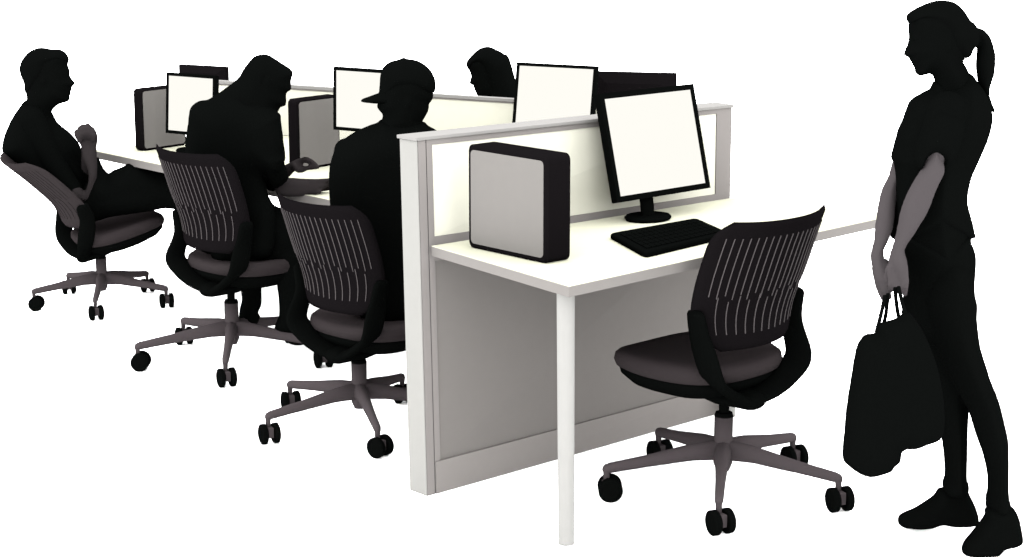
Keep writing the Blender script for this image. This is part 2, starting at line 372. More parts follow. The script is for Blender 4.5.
# ------------------------------------------------------------------ office chairs
def back_pt(s, t, off=0.0, P=None):
    """s -1..1 across, t 0..1 up; off = metres behind the surface"""
    hw = P['bw']*(.80+.30*math.sin(math.pi*min(1, (t+.10)/.75)/2 if t < .65 else math.pi/2)-.03*t)
    zz = P['bz0']+(P['bz1']-P['bz0'])*t
    y = P['by']-P['lean']*t**1.6+.012*math.exp(-((t-.25)/.22)**2)
    ang = s*P['wrap']; rr = hw/math.sin(P['wrap'])
    x = rr*math.sin(ang); y2 = y+rr*(1-math.cos(ang))*P['wk']
    nx, ny = math.sin(ang), -math.cos(ang)
    zz += P['horn']*abs(s)**3*t**3
    return (x+nx*off, y2+ny*off, zz)
def chair(label, loc, seat_yaw, base_yaw, sca, tilt=0.0, P=None, group='office chairs at the workstations'):
    D = dict(bw=.225, bz0=.50, bz1=.905, by=-.235, lean=.11, wrap=.75, wk=.9, horn=.010, armlen=.33, sh=.44)
    D.update(P or {}); P = D
    root = empty('office_chair', (loc[0], loc[1], 0), label, 'chair', group, scale=sca)
    Ms = Matrix.Rotation(seat_yaw, 4, 'Z') @ Matrix.Translation((0, P.get('fwd', .09), .34)) @ Matrix.Rotation(tilt, 4, 'X') @ Matrix.Translation((0, 0, -.34))
    def fin(mb, name, m, smooth=False, bevel=0, mtx=Ms, par=root):
        mb.v = [tuple(mtx @ Vector(p)) for p in mb.v]; return mb.build(name, m, par, smooth, bevel)
    # backrest shell, front and back sheets joined round the rim, with two rows of raised slats on both faces
    mb = MB(); NS, NT = 28, 22; th = .010
    def rim(s, t):
        # rounded corners: pull the outline in near the corners
        k = 1.0
        if t > .80: k = 1-.20*((t-.80)/.20)**2.4
        if t < .22: k = 1-.30*((.22-t)/.22)**2
        return s*k
    idx = {}
    for side, off in ((0, -th), (1, th)):
        for i in range(NT+1):
            for j in range(NS+1):
                s = -1+2*j/NS; t = i/NT
                edge = min(1.0, (1-abs(s))/.06+.25, (min(t, 1-t))/.04+.25)
                idx[side, i, j] = len(mb.v); mb.v.append(back_pt(rim(s, t), t, off*edge, P))
    for i in range(NT):
        for j in range(NS):
            mb.f.append((idx[0, i, j], idx[0, i, j+1], idx[0, i+1, j+1], idx[0, i+1, j])); mb.f.append((idx[1, i, j], idx[1, i+1, j], idx[1, i+1, j+1], idx[1, i, j+1]))
    for j in range(NS):
        mb.f.append((idx[0, 0, j], idx[1, 0, j], idx[1, 0, j+1], idx[0, 0, j+1])); mb.f.append((idx[0, NT, j], idx[0, NT, j+1], idx[1, NT, j+1], idx[1, NT, j]))
    for i in range(NT):
        mb.f.append((idx[0, i, 0], idx[0, i+1, 0], idx[1, i+1, 0], idx[1, i, 0])); mb.f.append((idx[0, i, NS], idx[1, i, NS], idx[1, i+1, NS], idx[0, i+1, NS]))
    mb.m += [0]*(len(mb.f))
    back = fin(mb, 'backrest', M[P.get('shell', 'plastic')], smooth=True)
    mb = MB()
    def slat(s, t0, t1, wd=.0014):
        n = 10
        for off in (th+.0022, -th-.0022):
            v = []
            for k in range(n+1):
                t = t0+(t1-t0)*k/n
                for e in (-1, 1):
                    p = back_pt(s, t, off, P); v.append((p[0]+e*wd*math.cos(s*P['wrap']), p[1]+e*wd*math.sin(s*P['wrap']), p[2]))
            for k in range(n+1):
                t = t0+(t1-t0)*k/n
                for e in (-1, 1):
                    p = back_pt(s, t, off*.6, P); v.append((p[0]+e*wd*math.cos(s*P['wrap']), p[1]+e*wd*math.sin(s*P['wrap']), p[2]))
            m = 2*(n+1); fs = []
            for k in range(n):
                fs.append((2*k, 2*k+1, 2*k+3, 2*k+2)); fs.append((m+2*k, m+2*k+2, m+2*k+3, m+2*k+1))
                fs.append((2*k, 2*k+2, m+2*k+2, m+2*k)); fs.append((2*k+1, m+2*k+1, m+2*k+3, 2*k+3))
            fs.append((0, m, m+1, 1)); fs.append((2*n, 2*n+1, m+2*n+1, m+2*n))
            mb.add(v, fs)
    for k in range(19):
        s = -.83+1.66*k/18; slat(s, .44-.05*(1-s*s)*(k % 2), .88)
    for k in range(12):
        s = -.72+1.44*k/11; slat(s, .12+.03*s*s, .43-.04*(k % 2))
    fin(mb, 'slats', M[P.get('slatm', 'slat')], smooth=False)
    # seat cushion (rounded, dished, drooping front) and pan
    def seat_outline(k=1.0, n=48):
        pts = []
        for i in range(n):
            a = 2*math.pi*i/n; cx, sy = math.cos(a), math.sin(a); e = .72
            x = .245*k*math.copysign(abs(cx)**e, cx); y = .24*k*math.copysign(abs(sy)**e, sy)
            x *= (1-.10*(y/.24)) if y > 0 else 1
            pts.append((x, y+.025))
        return pts
    def stack(rings, name, m):
        mb = MB(); v = []; n = 48
        for k, z, dish in rings:
            for (x, y) in seat_outline(k):
                zz = z + dish*(x/.235)**2 + P.get('front', .0)*max(0, y/.26)**2 - .018*max(0, (y-.12)/.14)**2
                v.append((x, y, zz))
        fs = [(r*n+i, r*n+(i+1) % n, (r+1)*n+(i+1) % n, (r+1)*n+i) for r in range(len(rings)-1) for i in range(n)]
        fs += [tuple(range(n))[::-1], tuple((len(rings)-1)*n+i for i in range(n))]
        mb.add(v, fs); return fin(mb, name, m, smooth=True)
    h = P['sh']
    stack([(.90, h-.052, 0), (.97, h-.042, 0), (1.0, h-.022, 0), (.985, h-.006, .004), (.93, h+.002, .008), (.7, h-.002, .01), (.3, h-.007, .01)], 'seat_cushion', M['cushion'])
    stack([(.3, h-.125, 0), (.55, h-.118, 0), (.78, h-.098, 0), (.91, h-.068, 0), (.93, h-.050, 0), (.9, h-.046, 0)], 'seat_pan', M['black'])
    # side brackets sweeping from under the seat round to the back
    for sgn in (-1, 1):
        mb = MB()
        pts = smooth_path([(sgn*.005, -.18, h-.12), (sgn*.08, -.205, h-.095), (sgn*.15, -.215, h-.055), (sgn*.205, -.212, h-.005), back_pt(sgn*.93, .10, .012, P), back_pt(sgn*.94, .30, .008, P)], 5)
        n = len(pts); rad = [(.034+.014*math.sin(math.pi*i/(n-1)), .016) for i in range(n)]
        mb.tube(pts, rad, n=12, flat=(0, 1, .3)); fin(mb, 'back_bracket', M['black'], smooth=True)
    mb = MB(); mb.tube([(0, -.205, h-.12), (0, -.10, h-.115), (0, .03, h-.10)], [(.055, .028), (.075, .034), (.07, .03)], n=16, flat=(1, 0, 0)); fin(mb, 'tilt_mechanism', M['black'], smooth=True)
    # column and five-arm base on twin casters
    I = Matrix.Identity(4); Mb = Matrix.Rotation(base_yaw, 4, 'Z')
    mb = MB(); mb.tube([(0, 0, .245), (0, 0, h-.12)], [.016, .016], n=20, caps=False); mb.tube([(0, 0, .250), (0, 0, .262)], [.030, .026], n=24, caps=False); fin(mb, 'gas_lift', M['black'], mtx=I)
    mb = MB(); mb.tube([(0, 0, .075), (0, 0, .10), (0, 0, .252)], [.020, .030, .029], n=24, caps=False)
    for k in range(5):
        a = 2*math.pi*k/5; d = np.array([math.cos(a), math.sin(a), 0])
        L = P['armlen']
        pts = [d*.015+np.array([0, 0, .142]), d*.10+np.array([0, 0, .138]), d*(L*.65)+np.array([0, 0, .118]), d*(L-.01)+np.array([0, 0, .102]), d*L+np.array([0, 0, .098])]
        mb.tube(pts, [(.034, .030), (.028, .022), (.020, .016), (.017, .014), (.014, .013)], n=10, flat=(0, 0, 1))
        mb.tube([d*L+np.array([0, 0, .104]), d*L+np.array([0, 0, .060])], [.011, .009], n=12)
    fin(mb, 'star_base', M['base'], smooth=True, mtx=Mb)
    for k in range(5):
        a = 2*math.pi*k/5; d = np.array([math.cos(a), math.sin(a), 0])*P['armlen']
        ca = P.get('cast', [0]*5)[k]
        mc = Mb @ Matrix.Translation(d) @ Matrix.Rotation(ca-base_yaw, 4, 'Z')
        mb = MB(); mb.box((-.012, -.030, .024), (.012, .014, .062)); mb.tube([(-.02, -.012, .038), (.02, -.012, .038)], [.008, .008], n=10)
        cs = fin(mb, 'caster', M['base'], mtx=mc, bevel=.003)
        for sg in (-1, 1):
            mb = MB(); mb.tube([(sg*.012, -.012, .038), (sg*.015, -.012, .038), (sg*.031, -.012, .038), (sg*.035, -.012, .038)], [.034, .038, .038, .031], n=24, caps=False)
            fin(mb, 'wheel', M['black'], mtx=mc, par=cs)
    return root
def hub(px, py): g = G(px, py); return (g[0], g[1])
CH = []
fa = math.atan2(R[1], R[0])          # direction of picture-right on the ground
# seat_yaw rotates local +Y; facing +X is -90 deg, facing +Y is 0
c4 = chair('empty black slatted office chair pulled up to the nearest desk, beside the standing woman', hub(722, 493), math.radians(2), math.radians(4), 1.0, P=dict(cast=[-.3, -.35, .84, -.3, -.4], bw=.24, armlen=.37))
c3 = chair('black slatted office chair the worker in a cap sits on, beside the partition end', hub(360, 427), math.radians(-86), math.radians(26), .93, P=dict(cast=[-.3, -.4, -.3, .2, .84], armlen=.375, bz1=.885, sh=.415, bz0=.47))
c2 = chair('black slatted office chair the leaning long-haired woman sits on, middle of the left three', hub(233, 361), math.radians(-86), math.radians(16), .95, P=dict(cast=[-.3, -.35, .84, -.3, -.4], armlen=.395, bz1=.905, sh=.44, bz0=.49))
c1 = chair('dark office chair seen from the side with a man leaning back in it, leftmost chair', hub(103, 304), math.radians(-104), math.radians(18), .84, tilt=math.radians(14), P=dict(cast=[-.3, -.35, .84, -.3, -.4], armlen=.36, bw=.25, lean=.215, bz1=.925, sh=.43, shell='cushion', slatm='cushion'))
# ------------------------------------------------------------------ people
def catmull(pts, k=4):
    n = len(pts); pts = [np.array(p, float) for p in pts]; out = []
    for i in range(n):
        p0, p1, p2, p3 = pts[i-1], pts[i], pts[(i+1) % n], pts[(i+2) % n]
        for j in range(k):
            t = j/k; out.append(.5*((2*p1)+(-p0+p2)*t+(2*p0-5*p1+4*p2-p3)*t*t+(-p0+3*p1-3*p2+p3)*t**3))
    return np.array(out)
def inflate(mb, poly, D, T, Rr, shrink=0.0, lean=None, cell=.005, k=3, asym=1.0, pw=1.0, ff=1.0):
    """rounded solid with the given outline standing at distance D; T half depth, Rr rounding radius (m);
    lean = (D_left..) function of (px,py) giving extra distance"""
    pc = catmull(poly, k); W = np.array([V(x, y, D) for x, y in pc]); uv = np.stack([(W-C0)@R, W[:, 2]], 1)
    lo = uv.min(0)-cell*1.5; hi = uv.max(0)+cell*1.5
    nx, ny = int((hi[0]-lo[0])/cell)+2, int((hi[1]-lo[1])/cell)+2
    gx, gy = np.meshgrid(lo[0]+np.arange(nx)*cell, lo[1]+np.arange(ny)*cell, indexing='ij'); P = np.stack([gx.ravel(), gy.ravel()], 1)
    ins = np.zeros(len(P), bool); best = np.full(len(P), 1e9); near = P.copy()
    A = uv; B = np.roll(uv, -1, 0)
    for a, b in zip(A, B):
        d = b-a; L = d@d
        if L < 1e-12: continue
        t = np.clip(((P-a)@d)/L, 0, 1); c = a+t[:, None]*d; dd = np.hypot(*(P-c).T)
        m = dd < best; best[m] = dd[m]; near[m] = c[m]
        cond = (a[1] > P[:, 1]) != (b[1] > P[:, 1])
        ins ^= cond & (P[:, 0] < (b[0]-a[0])*(P[:, 1]-a[1])/(b[1]-a[1]+1e-15)+a[0])
    sd = np.where(ins, best, -best)-shrink
    if shrink > 0: near = near+(P-near)/np.maximum(best, 1e-6)[:, None]*shrink*np.where(ins, 1, -1)[:, None]
    out = sd < cell*.25
    Q = np.where(out[:, None], near, P); s_ = np.clip(np.where(out, 0, sd), 0, Rr)
    h = T*np.sqrt(np.clip(1-(1-s_/Rr)**2, 0, 1))**pw
    sd2 = sd.reshape(nx, ny)
    q4 = np.stack([sd2[:-1, :-1], sd2[1:, :-1], sd2[1:, 1:], sd2[:-1, 1:]], 0)
    ok = (q4.min(0) > -cell*1.05) & (q4.max(0) > cell*.25)
    ii, jj = np.nonzero(ok); I = lambda a, b: a*ny+b
    quads = np.stack([I(ii, jj), I(ii+1, jj), I(ii+1, jj+1), I(ii, jj+1)], 1)
    used = np.unique(quads); fr = {}; bk = {}; verts = []
    for g in used:
        u, z = Q[g]; base = C0+FH*D+R*u; base = np.array([base[0], base[1], z])
        e = lean(u, z) if lean else 0.0
        if e:
            r = (base-C0)/D; base = C0+r*(D+e)
        if h[g] < 1e-6:
            fr[g] = bk[g] = len(verts); verts.append(base)
        else:
            fr[g] = len(verts); verts.append(base-FH*h[g]*ff); bk[g] = len(verts); verts.append(base+FH*h[g]*asym)
    fs = []
    for a in quads:
        fs.append(tuple(fr[g] for g in a))
        if any(h[g] > 1e-6 for g in a): fs.append(tuple(bk[g] for g in a[::-1]))
    return mb.add(verts, fs)
def limb(mb, nodes, D, n=14, k=4, flat=None):
    """nodes (px, py, extra distance, radius m[, radius2])"""
    P = smooth_path([V(a[0], a[1], D+a[2]) for a in nodes], k)
    rr = smooth_path([(a[3], a[4] if len(a) > 4 else a[3]) for a in nodes], k)
    return mb.tube(P, [tuple(np.maximum(r, .002)) for r in rr], n=n, flat=flat)
def remesh(mb, name, mats, parent, vox=.006, sm=3, paint=None):
    o = link('tmp', mb.v, mb.f, mats, None)
    md = o.modifiers.new('r', 'REMESH'); md.mode = 'VOXEL'; md.voxel_size = vox; md.use_smooth_shade = True
    ms = o.modifiers.new('s', 'SMOOTH'); ms.factor = .5; ms.iterations = sm
    dg = bpy.context.evaluated_depsgraph_get(); dg.update()
    me = bpy.data.meshes.new_from_object(o.evaluated_get(dg)); me.name = name
    bpy.data.objects.remove(o)
    if len(me.materials) == 0:
        for m in (mats if isinstance(mats, (list, tuple)) else [mats]): me.materials.append(m)
    r = bpy.data.objects.new(name, me); COL.objects.link(r)
    if parent: r.parent = parent; r.location = -Vector(parent.location)
    if paint:
        n = len(me.polygons); c = np.empty(n*3); me.polygons.foreach_get('center', c); c = c.reshape(-1, 3)
        me.polygons.foreach_set('material_index', paint(c).astype(np.int32))
    me.polygons.foreach_set('use_smooth', [True]*len(me.polygons)); me.update()
    return r
def near_paint(segs):
    """faces within reach of the bare arm (list of (p,q,radius)) take material 1"""
    def fn(c):
        m = np.zeros(len(c), int)
        for p, q, r in segs:
            p = np.array(p); q = np.array(q); d = q-p; t = np.clip(((c-p)@d)/(d@d), 0, 1)
            m |= (np.linalg.norm(c-(p+t[:, None]*d), axis=1) < r)
        return m
    return fn

# ---- standing woman with the bag
WD = .5*(DG(937, 524)+DG(993, 551)); WF = DG(990, 553); WB = DG(937, 526)
pw = empty('person', (*(C0+FH*WD+R*((965-512)/f*WD))[:2], 0), 'standing person with a ponytail, head bowed, holding a black bag in both hands', 'person')
head = [(945, .4), (934.6, 1), (925, 4.3), (913, 10.3), (907.3, 15.5), (908.3, 21.5), (908.8, 32.3), (908.2, 43), (906, 48), (904, 53.4), (904.5, 56.2), (908.8, 57), (909.5, 59.5), (910.5, 61.4), (912.8, 62.9), (912, 65), (914.6, 67.8), (914.6, 71), (915.7, 73.4), (919.5, 75.8), (925, 75), (930.3, 73.7), (933, 76.5), (935.3, 84), (933, 89), (935, 100), (955, 105), (978, 95), (977.7, 82), (972, 77), (969, 73), (965.8, 66), (963, 62.5), (964, 58.6), (970, 56), (973, 48.5), (977.5, 45), (979, 35), (975.5, 25), (970, 20), (964.8, 11.8), (956, 3.2)]
torso = [(934, 88), (924, 92.8), (912, 100.2), (907, 111), (903.5, 121), (898, 133), (895.7, 147.7), (893, 157), (895, 166), (896.5, 180.4), (895.5, 213), (894.3, 226), (894.8, 240), (900, 252), (904, 262), (905, 290), (905, 330), (940, 345), (974, 345), (975, 325), (975.5, 309), (975.8, 302), (973.7, 293.4), (973, 282), (974.5, 254), (969.2, 238), (973, 230.6), (970.6, 218), (966, 199), (969.3, 178), (975.6, 163), (985.6, 140), (990.5, 122), (990.7, 112), (987, 98), (979, 84), (966, 76), (950, 84)]
trouL = [(905, 240), (904.5, 262), (905, 300), (915, 345), (932, 400), (941.4, 436), (944.6, 459), (945.3, 478), (943.5, 482), (944, 492), (952, 496), (966, 494), (968.2, 482), (966.2, 478), (966.6, 444), (968, 408), (972, 380), (975, 340), (972, 280), (968, 240), (935, 225)]
trouR = [(925, 300), (938, 350), (955, 385), (968.2, 410), (975.7, 434), (983.6, 456), (988.2, 478.5), (988, 494), (986.8, 497), (987, 511), (998, 515), (1010, 511), (1009.5, 500), (1007.7, 490), (1007.5, 443), (1004.3, 424), (998, 399), (990, 379), (984, 360), (979.3, 344), (976, 318), (974.5, 300), (970, 270), (945, 260)]
shoeL = [(943.3, 488), (938, 490), (934.4, 496), (926, 502), (915.3, 508.7), (906, 512.5), (900, 516), (897.9, 520), (899.6, 525.5), (911, 528.3), (928, 528), (937, 525.5), (942.3, 524.4), (956.6, 526.5), (975, 525), (978.8, 520), (975.7, 507), (968.5, 492), (966, 484)]
shoeR = [(986.8, 508), (985, 516), (978.9, 524.6), (971, 535), (966, 540.5), (962, 548), (963, 554), (972, 556.6), (985, 556.8), (998, 554.6), (1003, 549), (1007.5, 547.8), (1015.4, 546), (1021, 543), (1022.7, 538), (1019.6, 519.8), (1014.5, 509), (1009, 506)]
slee_n = [(940, 112), (925, 125), (917, 143), (914, 160), (919, 171), (923, 166), (926, 158), (933, 154), (940, 158), (944, 166), (953, 158), (961, 140), (962, 120)]
armn = [(934, 140), (929, 153), (925.4, 160), (921.6, 169), (912.8, 183), (905.3, 198), (900.2, 213), (896.5, 232), (893, 245), (889.5, 256), (888.5, 264), (892, 277), (896, 286), (903, 286), (906.5, 281), (907.3, 262), (904.5, 249), (914, 234), (920, 224), (928, 210.5), (936.7, 188), (944, 172.8), (943.5, 163), (940, 153)]
armf = [(901, 160), (895, 164), (891.5, 168), (887.7, 178), (881.4, 190.4), (877.6, 208), (874.8, 230), (873.6, 242), (870.4, 256.6), (873.7, 273.4), (877.7, 287), (882, 294), (889, 291), (893, 284), (893, 272), (888, 264), (884, 256), (884, 249), (888.5, 239.8), (892.5, 229), (895, 213), (898, 180), (903, 168)]
Dn = WD-.17; Dfa = WD+.10
def wl(u, z): return .05*max(0, min(1, (1.2-z)/.5))
def wfar(u, z): return -.20*max(0, min(1, (1.15-z)/.40))       # the far arm comes forward to the bag
def body_w(mb, s):
    inflate(mb, head, WD, .068, .075)
    inflate(mb, torso, WD, .155, .15, shrink=s)
    inflate(mb, trouL, WB-.06, .085, .07, shrink=s); inflate(mb, trouR, WF+.03, .085, .07, shrink=s)
    inflate(mb, shoeL, WB-.04, .038, .03, shrink=s*1.5); inflate(mb, shoeR, WF, .038, .03, shrink=s*1.5)
    inflate(mb, armn, Dn, .036, .03); inflate(mb, armf, Dfa, .034, .028, lean=wfar)
    for sg in (-1, 1):                                            # ears, eyes
        mb.ell(V(948, 45, WD+sg*.066), (.012, .008, .022), ax=(R, FH, (0, 0, 1))); mb.ell(V(916, 38, WD+sg*.032), (.010, .010, .008), ax=(R, FH, (0, 0, 1)))
    # shoulders reaching to both arms
    limb(mb, [(952, 118, -.10, .05), (943, 138, -.145, .042), (936, 155, -.165, .030)], WD)
    limb(mb, [(928, 118, .08, .045), (913, 140, .09, .038), (903, 160, .10, .028), (897, 176, .10, .024)], WD)
    # hands: palm, four fingers and a thumb each, curled over the handles
    for k, (x0, y0, x1, y1, x2, y2, r) in enumerate([(889.5, 268, 891, 281, 890.5, 288, .0085), (894.5, 270, 895.5, 284, 897.3, 291.5, .009), (900, 270, 902.3, 280, 903.2, 291, .009), (904.5, 266, 905.8, 281, 904.8, 294, .0085)]):
        limb(mb, [(x0, y0, -.015, r*1.15), (x1, y1, -.022, r), ((x1+x2)/2, (y1+y2)/2, -.024, r), (x2, y2, -.012, r*.85)], Dn, n=10)
    limb(mb, [(893, 262, .02, .011), (888, 272, .03, .010), (889, 281, .035, .008)], Dn, n=10)
    for k, (x0, y0, x1, y1, x2, y2, r) in enumerate([(875, 268, 877.5, 283, 883.5, 298.5, .009), (879.5, 270, 882, 286, 886.2, 300, .009), (884, 272, 886.5, 285, 889.5, 297, .009), (888, 272, 890.5, 281, 893, 289, .0085)]):
        limb(mb, [(x0, y0, -.10, r*1.15), (x1, y1, -.115, r), ((x1+x2)/2-.5, (y1+y2)/2, -.115, r), (x2, y2, -.105, r*.85)], Dfa, n=10)
    limb(mb, [(885, 262, -.09, .011), (890, 272, -.08, .010), (893, 281, -.08, .008)], Dfa, n=10)
mb = MB(); body_w(mb, .007)
P_ = lambda x, y, d: V(x, y, d)
segs = [(P_(934, 158, Dn), P_(912, 208, Dn), .085), (P_(912, 208, Dn), P_(898, 255, Dn), .07), (P_(899, 250, Dn), P_(898, 296, Dn), .075),
        (P_(890, 170, Dfa-.07), P_(883, 210, Dfa-.10), .085), (P_(885, 210, Dfa-.08), P_(877, 250, Dfa-.15), .075), (P_(877, 250, Dfa-.15), P_(886, 305, Dfa-.12), .08)]
remesh(mb, 'body', [M['skin_dark'], M['arm_light']], pw, vox=.004, sm=1, paint=near_paint(segs))
hair = [(945, .2), (934.6, .8), (925, 4), (913, 10), (907, 15.5), (909, 24), (922, 22), (934, 32), (940, 48), (950, 56), (963.7, 58.6), (970, 56), (973, 48.5), (977.7, 45), (979, 35), (975.5, 24.5), (970, 20), (964.8, 11.6), (956, 3)]
pony = [(972, 26), (977.7, 27.6), (984, 30), (990.6, 37.7), (994.8, 51.7), (995.6, 62.5), (993.8, 75.4), (990.3, 86), (989.3, 97), (990.5, 103), (993.8, 111), (989, 106), (985, 98), (981, 90), (977.7, 82), (975.8, 64.6), (977, 49.5), (976.5, 40), (971, 34)]
mb = MB(); inflate(mb, hair, WD, .080, .07); inflate(mb, pony, WD, .035, .03); limb(mb, [(985, 94, 0, .012), (989, 103, 0, .008), (993.6, 111, 0, .005)], WD); remesh(mb, 'hair', [M['black']], pw, vox=.0033, sm=1)
mb = MB(); inflate(mb, [p for p in torso if p[1] < 250]+[], WD, .165, .15); inflate(mb, slee_n, WD-.155, .064, .045)
limb(mb, [(948, 112, -.09, .06), (940, 135, -.145, .055)], WD)
limb(mb, [(928, 112, .08, .05), (912, 135, .09, .043), (900, 156, .09, .027)], WD)
inflate(mb, [(935, 80), (931, 90), (935, 98), (955, 104), (975, 96), (978, 83), (967, 72), (950, 84)], WD, .07, .06)
remesh(mb, 'shirt', [M['shirt']], pw, vox=.006, sm=2)
mb = MB(); inflate(mb, trouL, WB-.06, .093, .07); inflate(mb, trouR, WF+.03, .093, .07)
inflate(mb, [p for p in torso if p[1] > 225]+[(966, 228), (930, 222)], WD, .150, .12)
remesh(mb, 'trousers', [M['shirt']], pw, vox=.006, sm=2)
for nm, sh_, dd in (('shoe', shoeL, WB-.04), ('shoe', shoeR, WF)):
    mb = MB(); inflate(mb, sh_, dd, .045, .028); remesh(mb, nm, [M['black']], pw, vox=.005, sm=1)

# bag
bagp = [(875.7, 334), (866, 335), (857.7, 346), (854, 361), (850.5, 383), (847, 405), (844.5, 430), (843.3, 445), (843, 460), (849, 466), (857, 472), (868, 476), (880.4, 473.7), (891.5, 469.6), (893.5, 465), (899.4, 461), (901, 455), (902.5, 448.6), (914, 448), (925, 444), (941, 436), (944, 410), (938, 370), (925, 335), (911, 314), (905, 314), (897.4, 318.8), (889, 321.5), (880, 324.5)]
BD = WD-.33
bag = empty('shopping_bag', tuple(V(890, 470, BD)), 'large soft black bag hanging by its handles from the standing woman\'s hands', 'bag')
mb = MB(); inflate(mb, bagp, BD, .075, .06); remesh(mb, 'bag_body', [M['shirt']], bag, vox=.006, sm=2)
for pts, dd in (([(884.8, 296), (881.5, 312), (876.5, 332)], -.02), ([(888, 294), (886.2, 312), (883.4, 326)], .02), ([(895, 288), (896.6, 305), (899.6, 321)], .02), ([(898.5, 287), (902, 302), (906.5, 317)], -.02)):
    mb = MB(); P3 = smooth_path([V(x, y, BD+.04+dd*k) for k, (x, y) in enumerate(pts)], 6); mb.tube(P3, [(.0055, .003)]*len(P3), n=10, flat=tuple(R))
    h_ = mb.build('handle', M['black'], bag, smooth=True); h_.location = -bag.location

# ---- leaning-back man, leftmost
m1 = HD(G(103, 304)); MD = m1+.05
pm = empty('person', (*V(60, 301, MD)[:2], 0), 'man with short hair leaning back in the leftmost chair, hands clasped in front of him', 'person')
mhead = [(43, 47.9), (51.3, 49.3), (58.3, 49.3), (64.2, 51.8), (68.1, 57.8), (68.6, 61.7), (67.5, 64.7), (69.5, 70.6), (69.9, 76.5), (72, 79.5), (74.6, 83), (74.2, 85.4), (71.5, 86.6), (71.9, 89.8), (70.3, 91.7), (70.9, 93.7), (69.5, 96.3), (69.3, 100.3), (66.2, 102.2), (59.2, 104.2), (55, 107.5), (51.9, 111), (52.1, 120), (54, 126), (35, 130), (24, 112), (26.5, 101), (27, 97), (25.7, 91.3), (24.7, 83.4), (20.8, 73.6), (20.4, 65.7), (23.7, 57.8), (29.6, 51.8), (36.5, 48.5)]
mtorso = [(52, 118), (59.2, 124.9), (69.1, 132.8), (76, 140.7), (80, 147), (83, 158), (88, 170), (88.8, 182), (86, 200), (90, 215), (80, 228), (66, 224), (54, 205), (38, 186), (22, 168), (8, 158), (2.6, 149), (3, 144), (4.9, 134.8), (11.8, 119), (19.7, 107.1), (27.3, 99.5), (40, 108)]
mfore = [(74, 130.8), (75.5, 129.5), (80, 128), (88, 126), (94, 129), (97.5, 136), (97.6, 141), (96.5, 149), (96.8, 158), (97, 175), (93.5, 190), (90.5, 200), (85, 202), (79, 199.5), (84.9, 191.5), (88.2, 181.5), (87.9, 170), (83, 158), (81.6, 148), (78.3, 141.7), (74.8, 136.8)]
mthigh = [(72, 214), (78, 195), (93, 172), (96.5, 156), (99.7, 163), (102.5, 169), (107.6, 174), (112.6, 170.4), (122.5, 166.7), (129.4, 162.7), (139.2, 164.3), (161, 168.8), (185, 172), (205, 178), (213, 190), (207, 204), (190, 210), (167, 208), (150, 211), (110, 217), (80, 226)]
def shin(mb, D, k0, sgn=0, s=0.0):
    pass
def body_m(mb, s, cloth=False):
    inflate(mb, mtorso, MD, .105, .12, shrink=s)
    inflate(mb, mthigh, MD-.04, .115, .08, shrink=s)
    for e in (-.11, .05):
        limb(mb, [(198, 189, e+.02, .055-s), (206, 225, e+.22, .048-s), (208, 262, e+.38, .036-s)], MD)
mb = MB(); body_m(mb, .006)
inflate(mb, mhead, MD, .062, .065)
inflate(mb, mfore, MD-.13, .034, .03)
limb(mb, [(30, 118, -.08, .052), (52, 160, -.10, .045), (76, 194, -.14, .036)], MD)
limb(mb, [(60, 150, .10, .04), (84, 195, .05, .034), (88, 160, -.05, .03), (87, 142, -.11, .028)], MD)
for (x0, y0, x1, y1) in [(82, 133, 79.5, 128), (86, 131, 83, 125.6), (90, 131.5, 87.8, 125.2), (94, 134, 91.3, 128)]:
    limb(mb, [(x0, y0+6, -.17, .011), (x0, y0, -.195, .0105), (x1, y1, -.175, .0095), (x1-1, y1+3, -.145, .008)], MD, n=10)
    limb(mb, [(x0+1.5, y0+6, -.13, .011), (x0+1, y0, -.125, .0105), (x1+1.2, y1+.6, -.15, .009)], MD, n=10)
limb(mb, [(80, 141, -.19, .011), (77, 136, -.20, .010), (75.3, 132, -.19, .0085)], MD, n=10)
for sg in (-1, 1):
    mb.ell(V(44, 80, MD+sg*.062), (.012, .008, .022), ax=(R, FH, (0, 0, 1))); mb.ell(V(64.5, 76, MD+sg*.03), (.009, .009, .007), ax=(R, FH, (0, 0, 1)))
for e in (-.11, .05):
    limb(mb, [(207, 264, e+.40, .03, .035), (216, 266, e+.44, .026, .04), (224, 268, e+.45, .02, .035)], MD)
segs = [(V(82, 200, MD-.13), V(93, 165, MD-.13), .06), (V(93, 165, MD-.13), V(86, 125, MD-.15), .105)]
remesh(mb, 'body', [M['skin_dark'], M['arm_grey']], pm, vox=.006, sm=2, paint=near_paint(segs))
mh = [(43, 47.6), (51.3, 49.1), (58.3, 49.1), (64.4, 51.8), (68.3, 57.8), (68.6, 61.7), (62, 62), (54, 66), (50, 76), (44, 84), (36, 92), (26, 93), (24.4, 83.4), (20.5, 73.6), (20.1, 65.7), (23.5, 57.6), (29.4, 51.6), (36.5, 48.2)]
mb = MB(); inflate(mb, mh, MD, .071, .06); remesh(mb, 'hair', [M['black']], pm, vox=.006, sm=1)
mb = MB(); inflate(mb, mtorso, MD, .115, .12); limb(mb, [(32, 118, -.07, .058), (52, 158, -.095, .052), (73, 190, -.13, .044)], MD)
limb(mb, [(40, 118, .11, .06), (62, 155, .10, .048), (80, 190, .05, .040)], MD); remesh(mb, 'shirt', [M['shirt']], pm, vox=.007, sm=2)
mb = MB(); inflate(mb, mthigh, MD-.04, .122, .08)
for e in (-.11, .05): limb(mb, [(198, 189, e+.02, .06), (206, 225, e+.22, .052), (208, 258, e+.36, .042)], MD)
remesh(mb, 'trousers', [M['shirt']], pm, vox=.007, sm=2)
